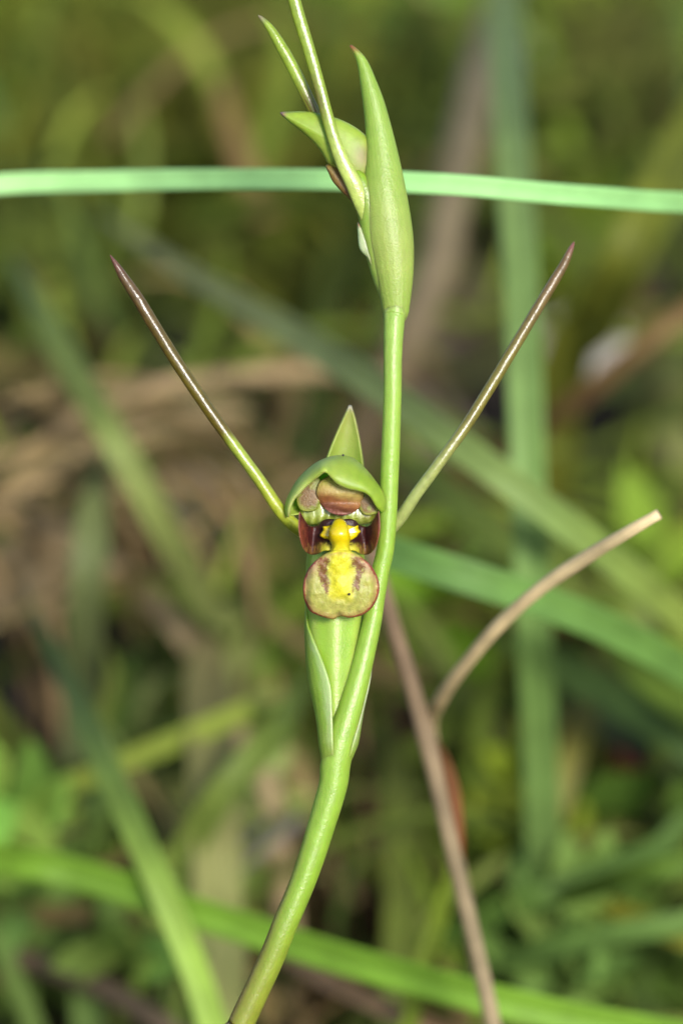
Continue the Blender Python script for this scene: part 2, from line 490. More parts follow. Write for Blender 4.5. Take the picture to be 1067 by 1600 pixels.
# column: pale stigma below, brown-lipped anther above
def col_col(px, py, k):
    x, y = (px - cs[1]) * cs[0], (py - cs[2]) * cs[0]
    r = 0.5 + 0.5 * math.sin(x * 0.11 + 0.8 * vn(x * .02, y * .02))
    c = mix(S(150, 168, 52, K), S(188, 200, 100, K), r)
    return mix(c, S(104, 92, 30, K), 0.6 * sst(560, 720, x))
def col_w(px, py):
    x = (px - cs[1]) * cs[0]
    return 0.12 * math.sin(x * 0.11)
column = inflate('column', [(205, 800), (215, 740), (300, 690), (480, 680), (660, 700), (735, 760), (745, 830), (700, 880), (560, 900), (420, 900), (290, 890), (225, 860)],
                 M_CALLUS, flower, w0=-0.8, hf=1.0, hb=0.8, n=72, rings=12, colfun=col_col, wfun=col_w, scale=cs)
def anth_col(px, py, k):
    x, y = (px - cs[1]) * cs[0], (py - cs[2]) * cs[0]
    yy = y + 26 * math.sin(x * 0.012 - 2.6) + 16 * (vn(x * .03, y * .03) - 0.5)
    c = mix(S(198, 196, 88, K), S(200, 176, 100, K), sst(590, 668, yy))
    c = mix(c, S(166, 108, 62, K), sst(660, 730, yy))
    c = mix(c, S(118, 64, 42, K), sst(730, 775, yy))
    c = mix(c, mix(S(186, 128, 116, K), S(128, 70, 52, K), vn(x * .12, y * .12, 71)), sst(782, 798, yy))
    c = mix(c, S(206, 186, 110, K), 0.7 * sst(0.86, 0.95, k) * (1 - sst(640, 720, y)))
    return c
def anth_w(px, py):
    y = (py - cs[2]) * cs[0]
    return 0.5 * sst(770, 815, y) - 0.5 * math.exp(-((y - 735) / 40) ** 2)
inflate('anther', [(330, 680), (336, 625), (368, 575), (430, 545), (510, 540), (590, 565), (640, 615), (660, 680), (650, 735), (615, 785), (560, 815), (500, 826), (440, 812), (390, 780), (350, 735)],
        M_LIP, flower, w0=0.6, hf=0.55, hb=0.6, n=110, rings=36, colfun=anth_col, wfun=anth_w, scale=cs)

# lip (labellum): two maroon side lobes, round middle lobe, yellow callus
def lobe_col(px, py, k):
    x, y = (px - cs[1]) * cs[0], (py - cs[2]) * cs[0]
    m = abs(x - 487)                     # distance from the lip's midline
    n1 = vn(x * 0.05, y * 0.03, 8); n2 = vn(x * 0.16, y * 0.11, 9)
    st = vn(x * 0.10, y * 0.018, 12)
    c = mix(MAROON * 0.35, MAROON * 1.05, sst(120, 240, m + 40 * (n1 - 0.5)) * (0.5 + 0.7 * st))
    c = mix(c, REDBR, sst(0.25, 0.75, sst(180, 270, m + 40 * (n2 - 0.5)) * (0.45 + 0.75 * st)) * sst(840, 900, y))
    # tan smear on the lower outer flank
    sm = sst(985, 1060, y + 60 * (n1 - 0.5)) * (1 - sst(225, 275, m))
    c = mix(c, S(168, 126, 62, K), 0.7 * sst(0.35, 0.85, sm * (0.2 + 0.5 * n2 + 0.5 * st)))
    c = mix(c, S(214, 206, 56, K), sst(1000, 1050, y + 24 * (n2 - .5)) * (1 - sst(105, 170, m + 40 * (n1 - .5) + 20 * (n2 - .5))))
    c = mix(c, S(176, 110, 84, K), 0.8 * sst(0.93, 0.99, k) * sst(200, 240, m))
    return c
def lobe_w(px, py):
    x, y = (px - cs[1]) * cs[0], (py - cs[2]) * cs[0]
    m = abs(x - 487)
    return 2.3 * sst(180, 290, m) - 0.7 * math.exp(-((m - 165) / 50) ** 2) + 0.9 * sst(930, 1080, y) * (1 - sst(120, 220, m)) - 0.5 * sst(1040, 1100, y) * sst(190, 260, m) + 0.12 * (vn(x * .03, y * .02, 4) - 0.5)
side = [(214, 796), (230, 850), (256, 880), (298, 900), (342, 890), (372, 860), (410, 848), (455, 852), (487, 870), (490, 960), (490, 1050), (470, 1072), (425, 1072), (380, 1072), (335, 1094), (284, 1094), (244, 1062), (219, 1000), (205, 925), (206, 856)]
lip = None
for sgn in (1, -1):
    oo = side if sgn == 1 else [((974 - x) + (4 if x < 330 else 0), y + (-4 if x < 260 else 0)) for x, y in side]
    o = inflate('lip_side_lobe', oo, M_LIP, flower, w0=1.0, hf=0.22, hb=0.22, n=180, rings=44, center=cp(330 if sgn == 1 else 648, 985), wfun=lobe_w, colfun=lobe_col, power=8, scale=cs)
    o['label'] = 'dark maroon upturned side lobe of the lip'

def mid_col(px, py, k):
    x, y = (px - cs[1]) * cs[0], (py - cs[2]) * cs[0]
    m = abs(x - 500)
    n1 = vn(x * 0.045, y * 0.035, 21); n2 = vn(x * 0.14, y * 0.14, 22); n3 = vn(x * 0.28, y * 0.22, 23)
    pale = mix(S(198, 194, 100, K), S(184, 188, 86, K), n1)
    c = mix(pale, S(214, 176, 150, K), 0.7 * (1 - sst(1150, 1300, y)) * sst(130, 190, m))
    yel = 1 - sst(44, 112, m + 26 * (n1 - 0.5) + 60 * sst(1320, 1480, y) * 0)
    c = mix(c, S(234, 228, 50, 0.6), yel * (1 - sst(1350, 1460, y)))
    # speckled brown flanks
    d = math.exp(-((m - 112 - 18 * sst(1120, 1200, y) + 38 * sst(1210, 1380, y) + 24 * (n1 - .5)) / (30 + 14 * sst(1300, 1120, y))) ** 2) * sst(1095, 1135, y) * (1 - sst(1300, 1410, y + 60 * (n1 - .5)))
    sp_ = sst(0.3, 0.62, d * (0.12 + 0.75 * n2 + 0.75 * n3))
    c = mix(c, S(130, 76, 40, K), 0.92 * sp_)
    rim = sst(0.925, 0.965, k + 0.04 * (n2 - 0.5) + 0.03 * (n1 - .5))
    c = mix(c, S(164, 66, 56, K), 0.95 * rim * (0.55 + 0.45 * sst(0, 140, abs(x - 470))) * sst(1090, 1150, y))
    c = mix(c, S(200, 130, 110, K), 0.5 * sst(0.78, 0.93, k) * (1 - rim) * (0.4 + 0.6 * n3))
    return c
def mid_w(px, py):
    x, y = (px - cs[1]) * cs[0], (py - cs[2]) * cs[0]
    m = abs(x - 500)
    return 0.3 * math.exp(-(m / 75) ** 2) * (1 - sst(1280, 1450, y)) + 0.9 * (1 - sst(1080, 1250, y)) * 0.5 - 0.5 * sst(1350, 1540, y) - 0.6 * sst(190, 275, m) \
        + 0.28 * sst(235, 268, m) + 0.16 * (vn(x * .025, y * .025, 31) - .5) - 0.3 * math.exp(-(((x - 480) / 22) ** 2 + ((y - 1540) / 40) ** 2))
midl = inflate('lip_middle_lobe', [(400, 1085), (350, 1118), (312, 1150), (272, 1200), (243, 1275), (238, 1350), (250, 1420), (285, 1488), (340, 1518), (400, 1538), (450, 1545), (482, 1530), (515, 1527), (560, 1536),
                           (640, 1520), (700, 1482), (742, 1425), (765, 1360), (766, 1295), (745, 1230), (712, 1175), (665, 1130), (620, 1095), (560, 1070), (470, 1065)],
        M_LIP, flower, w0=2.3, hf=0.45, hb=0.3, n=220, rings=64, center=cp(500, 1310), wfun=mid_w, colfun=mid_col, power=7, scale=cs)
midl['label'] = 'round pale yellow middle lobe with brown speckles and reddish rim'

def cal_col(px, py, k):
    x, y = (px - cs[1]) * cs[0], (py - cs[2]) * cs[0]
    return mix(S(246, 220, 14, 0.6), S(230, 224, 48, 0.58), sst(980, 1080, y))
wing = inflate('lip_callus_wing', [(487, 872), (548, 888), (580, 896), (606, 898), (622, 892), (624, 915), (640, 936), (626, 952), (612, 972), (584, 992), (545, 1010), (490, 1030), (440, 1012), (405, 990),
                          (378, 984), (352, 964), (364, 942), (376, 924), (374, 900), (404, 896), (440, 886)], M_CALLUS, flower, w0=1.55, hf=0.35, hb=0.2, n=132, rings=10, center=cp(492, 955), colfun=cal_col, scale=cs, power=3)
callus = inflate('lip_callus', [(486, 843), (520, 853), (543, 886), (558, 930), (566, 985), (562, 1040), (580, 1085), (596, 1120), (590, 1180), (575, 1260), (540, 1330), (495, 1350), (455, 1330), (432, 1260), (420, 1180), (410, 1120), (428, 1075),
                       (436, 1030), (418, 985), (418, 930), (440, 880), (460, 852)], M_CALLUS, flower, w0=2.0, hf=1.0, hb=0.8, n=100, rings=20, center=cp(495, 1000), colfun=cal_col,
                 wfun=lambda px, py: 0.75 * math.exp(-((((py - cs[2]) * cs[0]) - 945) / 80) ** 2) + 0.1 * sst(1000, 1200, (py - cs[2]) * cs[0]), scale=cs, power=2.2)

def speck(px, py, wmm, r):
    inflate('dark_speck', [(px + r * math.cos(a) * 1.1, py + r * math.sin(a)) for a in np.linspace(0, 2 * math.pi, 8, endpoint=False)], M_SPECK, flower, w0=wmm, hf=r * .05, hb=r * .05, n=16, rings=4)
speck(545.6, 928.5, 3.0, 2.0); speck(536, 711.3, 2.2, 1.8)

# long horn-like lateral sepals
def lsep_col(f, v, q):
    py = q[1]; n_ = vn(py * 0.08, v * 5, 40)
    c = mix(S(106, 82, 50, K), S(112, 98, 34, K), sst(420, 600, py)) * (0.86 + 0.28 * n_)
    c = mix(c, S(118, 74, 66, K), 1 - sst(400, 440, py))
    return mix(c, mix(S(168, 186, 66, K), S(184, 196, 60, K), sst(720, 800, py)), sst(684, 706, py + 14 * math.cos(2 * math.pi * v)))
ls = [(172.5, 398.5, 0.8, 0.8), (181, 412, 0.8, 4.2), (193, 432, 0.7, 7.4), (214, 464, 0.7, 9.2), (236, 500, 0.6, 9.8), (278, 568, 0.5, 9.8), (322, 634, 0.4, 9.6), (366, 696, 0.2, 9.2), (404, 748, 0.0, 9.4),
      (432, 790, -0.3, 9.8), (450, 812, -0.7, 10.5), (470, 828, -1.3, 11), (500, 842, -2.0, 10)]
o = tube('lateral_sepal', ls, M_SEPAL, flower, nseg=24, nlen=110, colfun=lsep_col, wob=0.06)
o['label'] = 'brown horn-like sepal with a green foot'
def rsep_col(f, v, q):
    py = q[1]; n_ = vn(py * 0.08, v * 5, 50)
    c = mix(S(128, 104, 66, K), S(134, 126, 58, K), sst(420, 600, py)) * (0.88 + 0.24 * n_)
    c = mix(c, S(150, 96, 92, K), 1 - sst(378, 408, py))
    return mix(c, S(178, 190, 112, K), sst(640, 770, py))
rs_ = [(896.5, 378, -3.2, 0.8), (891, 390, -3.1, 4.5), (880, 414, -2.9, 7.2), (862, 444, -2.6, 8.2), (838, 484, -2.2, 8.6), (804, 541, -1.7, 8.8), (765, 606, -1.1, 8.8), (726, 668, -0.6, 8.8), (685, 725, -0.4, 8.8), (651, 771, -0.8, 9.2),
       (624, 810, -1.5, 10), (595, 838, -2.2, 11), (560, 846, -2.4, 11)]
o = tube('lateral_sepal', rs_, M_SEPAL, flower, nseg=24, nlen=110, colfun=rsep_col, wob=0.06)
o['label'] = 'olive brown horn-like sepal running out from behind the stem'

# --- upper bud
def ov2_col(f, v, q): return mix(LIME2, S(150, 190, 50, K), f) * (0.95 + 0.1 * vn(f * 9, v * 9))
bud = tube('bud_ovary', [(612, 470, -0.6, 15), (600, 432, -0.6, 18), (590, 390, -0.5, 20), (583, 350, -0.4, 21), (574, 312, -0.3, 20), (562, 285, -0.2, 16), (553, 270, -0.2, 10)], M_STEM, orchid, nseg=28, nlen=40, colfun=ov2_col)

def upper_bract():
    left = [(503, 600.5), (490, 599.5), (478, 598), (460, 594), (432, 587.5), (405, 581), (375, 574), (341, 569.5), (300, 567), (275, 569.5), (250, 572), (211, 573), (162, 568.5), (130, 564), (97, 559), (80, 552), (71, 547.2)]
    right = [(503, 630.5), (490, 636.5), (478, 638.5), (460, 641), (432, 644), (405, 645), (375, 644.5), (341, 640.5), (300, 633.5), (275, 628.5), (250, 623), (211, 613.5), (162, 600), (130, 588), (97, 573.5), (80, 560), (71, 548.2)]
    Ls = cr(left, 60); Rs = cr(right, 60); rows = []
    for (py, xl), (_, xr) in zip(Ls, Rs):
        cx, rx = (xl + xr) / 2, (xr - xl) / 2; row = []
        a0, a1 = 88 , -262
        op = sst(330, 230, py) if py < 330 else 0.0      # opens towards the tip
        op = 1 - sst(210, 340, py)
        a1 = mix(-262, -150, op)
        for j in range(48):
            a = math.radians(mix(a0, a1, j / 47))        # 90 = left, 0 = towards the lens, -90 = right
            row.append((cx - math.sin(a) * rx, py, -0.5 + math.cos(a) * rx * PXM / MM * 0.92))
        rows.append(row)
    def col(i, j, q):
        py = q[1]
        c = mix(S(176, 216, 92, K), S(166, 206, 80, K), sst(250, 90, py) if False else 1 - sst(90, 260, py))
        c = mix(c, S(196, 222, 110, K), 0.55 * math.exp(-((py - 390) / 70) ** 2))
        m = 1 - sst(0.0, 0.10, j)
        c = mix(c, PALE, 0.75 * m * sst(200, 290, py) * (1 - sst(345, 380, py)))
        c = mix(c, S(205, 200, 160, K), 0.6 * (1 - sst(0, 0.04, j)) * (1 - sst(200, 260, py)))
        c = mix(c, S(160, 92, 60, K), 1 - sst(72, 90, py))
        return c
    loft('bract', rows, M_BRACT, orchid, col, solid=0.15)
upper_bract()
def tooth_col(px, py, k): return mix(mix(S(160, 96, 84, K), PALE, sst(350, 358, py)), S(176, 200, 80, K), sst(385, 425, py))
o = inflate('bract_margin', [(558.5, 348), (563, 353), (568, 363), (574, 372), (580, 392), (588, 420), (584, 424), (574, 404), (565, 394), (560.5, 384), (559, 366)], M_BRACT, orchid, w0=-0.1, hf=0.25, hb=0.2, n=60, rings=8, colfun=tooth_col)

def bhood_col(px, py, k):
    c = mix(S(178, 210, 70, K), S(188, 214, 92, K), vn(px * .03, py * .03, 61))
    c = mix(c, S(170, 150, 104, K), 0.8 * math.exp(-(((px - 566) / 14) ** 2 + ((py - 246) / 20) ** 2)))
    c = mix(c, S(150, 120, 60, K), 0.6 * sst(245, 268, py) * (1 - sst(525, 545, px)))
    return mix(c, S(190, 120, 140, K), 1 - sst(440, 449, px))
inflate('dorsal_sepal', [(438.5, 175.5), (452, 174.5), (470, 173.8), (488, 175), (503, 178), (516, 181.5), (530, 186), (549, 195), (565, 206), (577, 219), (582, 240), (580, 268), (566, 284), (548, 280), (530, 268), (514, 258), (507, 246), (498, 232),
                          (486, 219), (470, 205), (452, 191), (441, 181)], M_HOOD, bud, w0=-0.6, hf=0.9, hb=1.6, n=110, rings=18, center=(535, 228), colfun=bhood_col, power=2.4)
def blip_col(px, py, k): return mix(S(158, 138, 58, K), S(140, 96, 56, K), vn(px * .1, py * .1, 66)) * (0.9 + 0.25 * (1 - k))
inflate('lip', [(509, 258), (514, 272), (520, 284), (532, 298), (548, 314), (562, 334), (570, 336), (570, 318), (556, 296), (540, 276), (524, 260)], M_LIP, bud, w0=-0.5, hf=0.5, hb=0.8, n=70, rings=12, colfun=blip_col)
def us_col(f, v, q):
    py = q[1]
    c = mix(S(150, 176, 50, K), S(196, 216, 110, K), sst(170, 270, py))
    br = math.exp(-((py - 150) / 34) ** 2)
    s_ = math.sin(2 * math.pi * v)
    return mix(c, S(112, 92, 48, K), 0.75 * br * sst(-0.2, 0.5, -s_ + 0.4 * (vn(py * .05, v * 4) - .5)))
o = tube('lateral_sepal', [(420, -190, 1.0, 1), (428, -150, 1.0, 5), (446, -60, 0.9, 8.5), (463, 12, 0.9, 10), (484, 82, 0.8, 9.8), (499, 135, 0.8, 9.5), (511, 180, 0.8, 9.6), (521, 215, 0.8, 10), (536, 255, 0.7, 11.5), (552, 286, 0.5, 13), (566, 318, 0.2, 13.5), (580, 352, -0.1, 12), (590, 385, -0.4, 9)],
         M_SEPAL, bud, nseg=24, nlen=90, colfun=us_col, flat=0.75, groove=0.10)
def us2_col(f, v, q):
    py = q[1]
    st = 0.5 + 0.5 * math.sin(2 * math.pi * v * 9)
    c = mix(S(150, 140, 110, K), S(158, 186, 58, K), sst(26, 40, py))
    return mix(c, S(112, 84, 50, K), sst(112, 165, py) * (0.35 + 0.65 * st))
o = tube('lateral_sepal', [(403.5, 24, -1.0, 0.8), (410, 30, -1.0, 3.4), (424, 47, -1.0, 6.6), (440, 74, -1.0, 8.8), (455, 101, -1.0, 9.6), (470, 131, -1.0, 9.8), (484, 160, -1.1, 9.4), (497, 186, -1.3, 9), (515, 222, -1.6, 9), (540, 270, -1.2, 9)],
         M_SEPAL, bud, nseg=24, nlen=60, colfun=us2_col, flat=0.8)

# ------------------------------------------------------------------ grass blades and straws of the undergrowth
KB = 0.80
def path_world(pts, root=None):
    P = []
    for px, py, d in pts:
        if -250 < px < 1320 and -250 < py < 1750:
            d = min(d, 0.93 * max_depth(px, py))
        P.append(V(px, py, -d))
    def down(p, q):
        # p: end point, q: neighbour; arc on and down to the ground
        dirv = p - q; dirv = dirv / (np.linalg.norm(dirv) + 1e-9)
        L = 0.5 * max(0.012, p[2] - ground_z(p[0], p[1]))
        m = p + dirv * L * 0.45; m[1] = max(m[1], 0.02); m[2] = min(m[2], p[2] - 0.001) if dirv[2] < 0.2 else m[2]
        m[2] = max(m[2], ground_z(m[0], m[1]) + 0.004)
        g = m + dirv * L * 0.5; g[2] = ground_z(g[0], g[1]) - 0.003
        return [m, g]
    if root in ('end', 'both'): P += down(P[-1], P[-2])
    if root in ('start', 'both'): P = down(P[0], P[1])[::-1] + P
    return np.array(P)

def blade(name, label, cat, pts, width, ca, cb, root='end', tube_=False, group=None, twist=0.5, tip='start', mat=None, keel=0.18, taper=0.22, seed=None, nlen=48, cmid=None, bright=1.0):
    """a grass blade along photo points (px, py, mm behind the orchid); width in photo pixels at its own distance"""
    P = path_world(pts, root); n = nlen; P = cr(P, n)
    kk = (np.array([0.64, 0.64, 0.78]) if tube_ or mat is M_STRAW else np.array([0.70, 0.64, 0.70])) * bright
    ca, cb = np.array(ca) * kk, np.array(cb) * kk
    if cmid is not None: cmid = np.array(cmid) * kk
    sd_ = seed if seed is not None else rnd.randint(0, 9999)
    t = frames(P); cols = []; uvs = []; verts = []; faces = []
    ddist = np.array([np.dot(camo_loc - p, T) for p in P]) / D
    if tube_:
        pts4 = []
        for i in range(n):
            f = i / (n - 1); ff = f if tip == 'start' else 1 - f
            r = 0.5 * width * PXM * ddist[i] * (0.72 + 0.28 * min(1, ff / taper))
            pts4.append((*P[i], r))
        def cf(f, v, q): return mix(ca, cb, f) * (0.85 + 0.3 * vn(f * 14, v * 3, sd_))
        o = tube(name, pts4, mat or M_STRAW, None, nseg=12, nlen=n, colfun=cf, world=True, origin=P[-1] if root != 'start' else P[0], wob=0.12, flat=0.8)
    else:
        nc = 7
        for i in range(n):
            f = i / (n - 1); ff = f if tip == 'start' else 1 - f
            wd = width * PXM * ddist[i] * min(1, (ff / taper + 0.02)) ** 0.7 if tip else width * PXM * ddist[i]
            b = T - t[i] * np.dot(T, t[i]); b /= np.linalg.norm(b) + 1e-12
            s = np.cross(b, t[i]); tw = twist * math.sin(f * 2.3 + sd_)
            s2 = s * math.cos(tw) + b * math.sin(tw); b2 = np.cross(t[i], s2)
            for j in range(nc):
                u = j / (nc - 1) * 2 - 1
                z = -keel * wd * (1 - abs(u)) - 0.04 * wd * math.cos(u * 9)
                verts.append(P[i] + s2 * u * wd / 2 + b2 * z)
                uvs.append((f, j / (nc - 1)))
                c = mix(ca, cb, f) if cmid is None else (mix(ca, cmid, f * 2) if f < .5 else mix(cmid, cb, f * 2 - 1))
                cols.append(c * (0.88 + 0.24 * vn(f * 12, u * 1.5, sd_)))
        for i in range(n - 1):
            for j in range(nc - 1):
                faces.append((i * nc + j, i * nc + j + 1, (i + 1) * nc + j + 1, (i + 1) * nc + j))
        o = mesh_obj(name, verts, faces, mat or M_GRASS, None, origin=P[0] if root == 'start' else P[-1], cols=cols, uvs=uvs, solid=0.18)
    tag(o, label, cat, group)
    return o
camo_loc = F + T * D
G = lambda r, g, b: S(r, g, b, KB) * np.array([1.06, 1.0, 0.74])

blade('grass_blade', 'pale bluish green grass blade lying level behind the orchid bud', 'grass',
      [(-420, 380, 36), (-200, 312, 30), (0, 288, 34), (160, 283, 32), (320, 280, 27), (520, 281, 21), (700, 288, 18), (860, 302, 20), (1000, 313, 24), (1150, 328, 30), (1380, 400, 45)],
      31, G(164, 228, 166), G(96, 150, 90), cmid=G(146, 212, 150), root='end', twist=0.12, tip='start', taper=0.08, seed=0, keel=0.12, nlen=70, bright=1.55)
blade('grass_blade', 'broad upright green grass blade crossed by the dry straw', 'grass',
      [(772, -160, 140), (785, 0, 120), (798, 200, 90), (812, 400, 76), (820, 600, 70), (826, 800, 68), (834, 1000, 70), (842, 1150, 76), (848, 1300, 82)],
      54, G(130, 158, 112), G(104, 140, 82), cmid=G(130, 180, 104), root='end', twist=0.15, taper=0.1, seed=1)
blade('grass_blade', 'long grass blade slanting down from the orchid stem past the upright blade', 'grass',
      [(150, 330, 125), (300, 430, 105), (440, 510, 88), (560, 585, 74), (680, 672, 62), (780, 742, 58), (900, 832, 60), (1000, 910, 66), (1080, 978, 72), (1250, 1120, 85)],
      48, G(150, 164, 124), G(156, 180, 70), cmid=G(132, 172, 100), root='end', twist=0.25, seed=2)
blade('grass_blade', 'grass blade reaching out level from behind the orchid lip', 'grass',
      [(500, 832, 52), (560, 846, 48), (640, 874, 44), (740, 905, 43), (840, 938, 46), (950, 982, 52), (1067, 1045, 62), (1250, 1160, 75)],
      52, G(112, 168, 96), G(100, 150, 70), cmid=G(116, 170, 92), root='end', twist=0.2, taper=0.12, seed=3)
blade('dry_straw', 'bent pale dry straw with a blunt whitish tip', 'straw',
      [(1029, 803, 9), (985, 829, 10), (920, 868, 14), (850, 915, 18), (780, 976, 22), (724, 1042, 27), (690, 1090, 32), (672, 1132, 40), (682, 1200, 46), (714, 1350, 46), (742, 1480, 47), (768, 1610, 48)],
      22, G(222, 206, 168), G(150, 128, 88), cmid=G(196, 172, 122), root='end', tube_=True, taper=0.15, seed=4, bright=1.5)

# dry stalk with its orange-brown sheath
stalk_root = empty('dry_stalk', (0, 0, 0))
sp6 = path_world([(575, 850, 38), (592, 900, 37), (612, 970, 36), (640, 1060, 35), (668, 1160, 33), (698, 1290, 32), (724, 1400, 32), (748, 1500, 32), (770, 1600, 32), (800, 1740, 34)], 'end')
ORG[stalk_root.name] = sp6[-1]; stalk_root.location = tuple(sp6[-1])
tag(stalk_root, 'straight taupe dry grass stalk with an orange brown sheath', 'straw')
S6 = cr(sp6, 60)
tube('stalk', [(*p, (13 + 2.5 * math.exp(-((i - 21) / 2.2) ** 2)) * PXM * 1.1) for i, p in enumerate(S6)], M_STRAW, stalk_root, nseg=14, nlen=60, world=True, flat=0.8,
     colfun=lambda f, v, q: mix(G(140, 118, 100), G(170, 154, 130), sst(0.2, 0.6, f)) * (0.86 + 0.28 * vn(f * 16, v * 3, 6)) * np.array([0.66, 0.68, 0.76]))
tube('sheath', [(668, 1150, -33, 8), (688, 1180, -36, 12), (704, 1225, -37, 14), (713, 1280, -37, 13), (716, 1330, -36, 10), (716, 1368, -34, 6)], M_STRAW, stalk_root, nseg=14, nlen=30, flat=0.5,
     colfun=lambda f, v, q: mix(G(112, 84, 60), G(150, 84, 40), f) * 0.6)

blade('grass_blade', 'bright green grass blade running level behind the foot of the orchid stem', 'grass',
      [(-260, 1290, 56), (-60, 1332, 50), (60, 1352, 58), (160, 1376, 58), (280, 1418, 56), (400, 1456, 54), (520, 1494, 50), (650, 1530, 46), (760, 1560, 44), (900, 1592, 44), (1080, 1624, 44), (1250, 1660, 46)],
      52, G(122, 176, 66), G(142, 205, 76), root='end', twist=0.3, tip='start', taper=0.1, seed=7, nlen=60)
blade('grass_blade', 'green grass blade sloping steeply down across the bright level blade', 'grass',
      [(30, 915, 100), (90, 1030, 84), (145, 1150, 68), (190, 1250, 60), (235, 1350, 55), (278, 1450, 54), (312, 1540, 54), (350, 1660, 54)],
      44, G(84, 104, 72), G(166, 218, 92), cmid=G(158, 206, 98), root='end', twist=0.2, seed=8)
blade('grass_blade', 'dull green grass blade sloping down under the left brown horn', 'grass',
      [(15, 395, 120), (60, 480, 105), (110, 572, 95), (165, 662, 88), (215, 750, 88), (262, 835, 92), (330, 950, 105)],
      46, G(110, 142, 72), G(150, 170, 112), cmid=G(146, 172, 104), root='end', twist=0.2, seed=9)
blade('grass_blade', 'broad pale sage grass blade standing among the lower greenery', 'grass',
      [(318, 940, 120), (324, 1050, 105), (330, 1150, 92), (336, 1260, 84), (340, 1400, 80)], 78, G(150, 150, 110), G(148, 168, 104), root='end', twist=0.3, seed=10)
for k, (pts, wd, ca, cb) in enumerate([
    ([(640, 592, 130), (520, 580, 120), (380, 586, 112), (260, 602, 106), (150, 632, 104), (70, 692, 104), (0, 782, 106), (-120, 900, 112)], 32, G(190, 168, 130), G(196, 174, 134)),
    ([(400, 640, 128), (300, 644, 122), (200, 666, 116), (110, 706, 112), (40, 760, 112), (-80, 870, 116)], 40, G(190, 174, 132), G(190, 170, 130)),
    ([(30, 790, 140), (110, 840, 128), (180, 890, 120), (260, 960, 114), (330, 1060, 108), (385, 1180, 104)], 40, G(196, 178, 142), G(190, 172, 134)),
    ([(1240, 390, 118), (1067, 492, 108), (980, 560, 108), (880, 640, 114), (790, 705, 125)], 42, G(140, 116, 78), G(116, 92, 66)),
    ([(430, 1470, 78), (480, 1514, 70), (560, 1556, 64), (660, 1602, 60), (800, 1655, 60)], 36, G(176, 146, 116), G(160, 136, 104))]):
    lab = ['tan dry straw arching behind the left brown horn', 'wide tan straw lying under the arching straw', 'tan dry straw slanting down towards the sage green blade',
           'brown dry straw slanting behind the right brown horn', 'pinkish tan straw under the bright level blade'][k]
    blade('dry_straw', lab, 'straw', pts, wd * 0.8, ca, cb, root='end', mat=M_STRAW, seed=20 + k, taper=0.1, keel=0.3, bright=1.05)
for k in range(30):
    # thin straws arching over one another beside the flower
    x0, y0 = rnd.uniform(-60, 330), rnd.uniform(640, 1000); sl = rnd.uniform(-0.9, 0.9) if k % 3 else rnd.uniform(1.2, 2.2); ln = rnd.uniform(90, 190); bw = rnd.uniform(20, 70)
    q = [(x0 + t_ * ln / math.hypot(1, sl), y0 + t_ * ln * sl / math.hypot(1, sl) - bw * (1 - t_ * t_), rnd.uniform(100, 125) + 22 * t_) for t_ in (-1, -0.5, 0, 0.5, 1)]
    blade('dry_straw', 'thin pale dry straw arching in the tangle beside the wide tan straw', 'straw', q, rnd.uniform(8, 16), G(*rnd.choice([(164, 146, 110), (150, 134, 98), (176, 160, 124), (140, 128, 84)])), G(140, 118, 86), root='end', mat=M_STRAW, seed=200 + k, taper=0.2,
          keel=0.3, group='thin straws in the tangle', nlen=24, bright=1.6)
blade('dry_stalk', 'thick taupe dead stalk leaning behind the orchid bract', 'straw', [(815, -120, 190), (768, 50, 165), (735, 180, 150), (708, 300, 142), (680, 420, 140), (632, 540, 140), (580, 660, 145)], 62, G(136, 132, 108), G(128, 112, 90), root='end', tube_=True, seed=30)
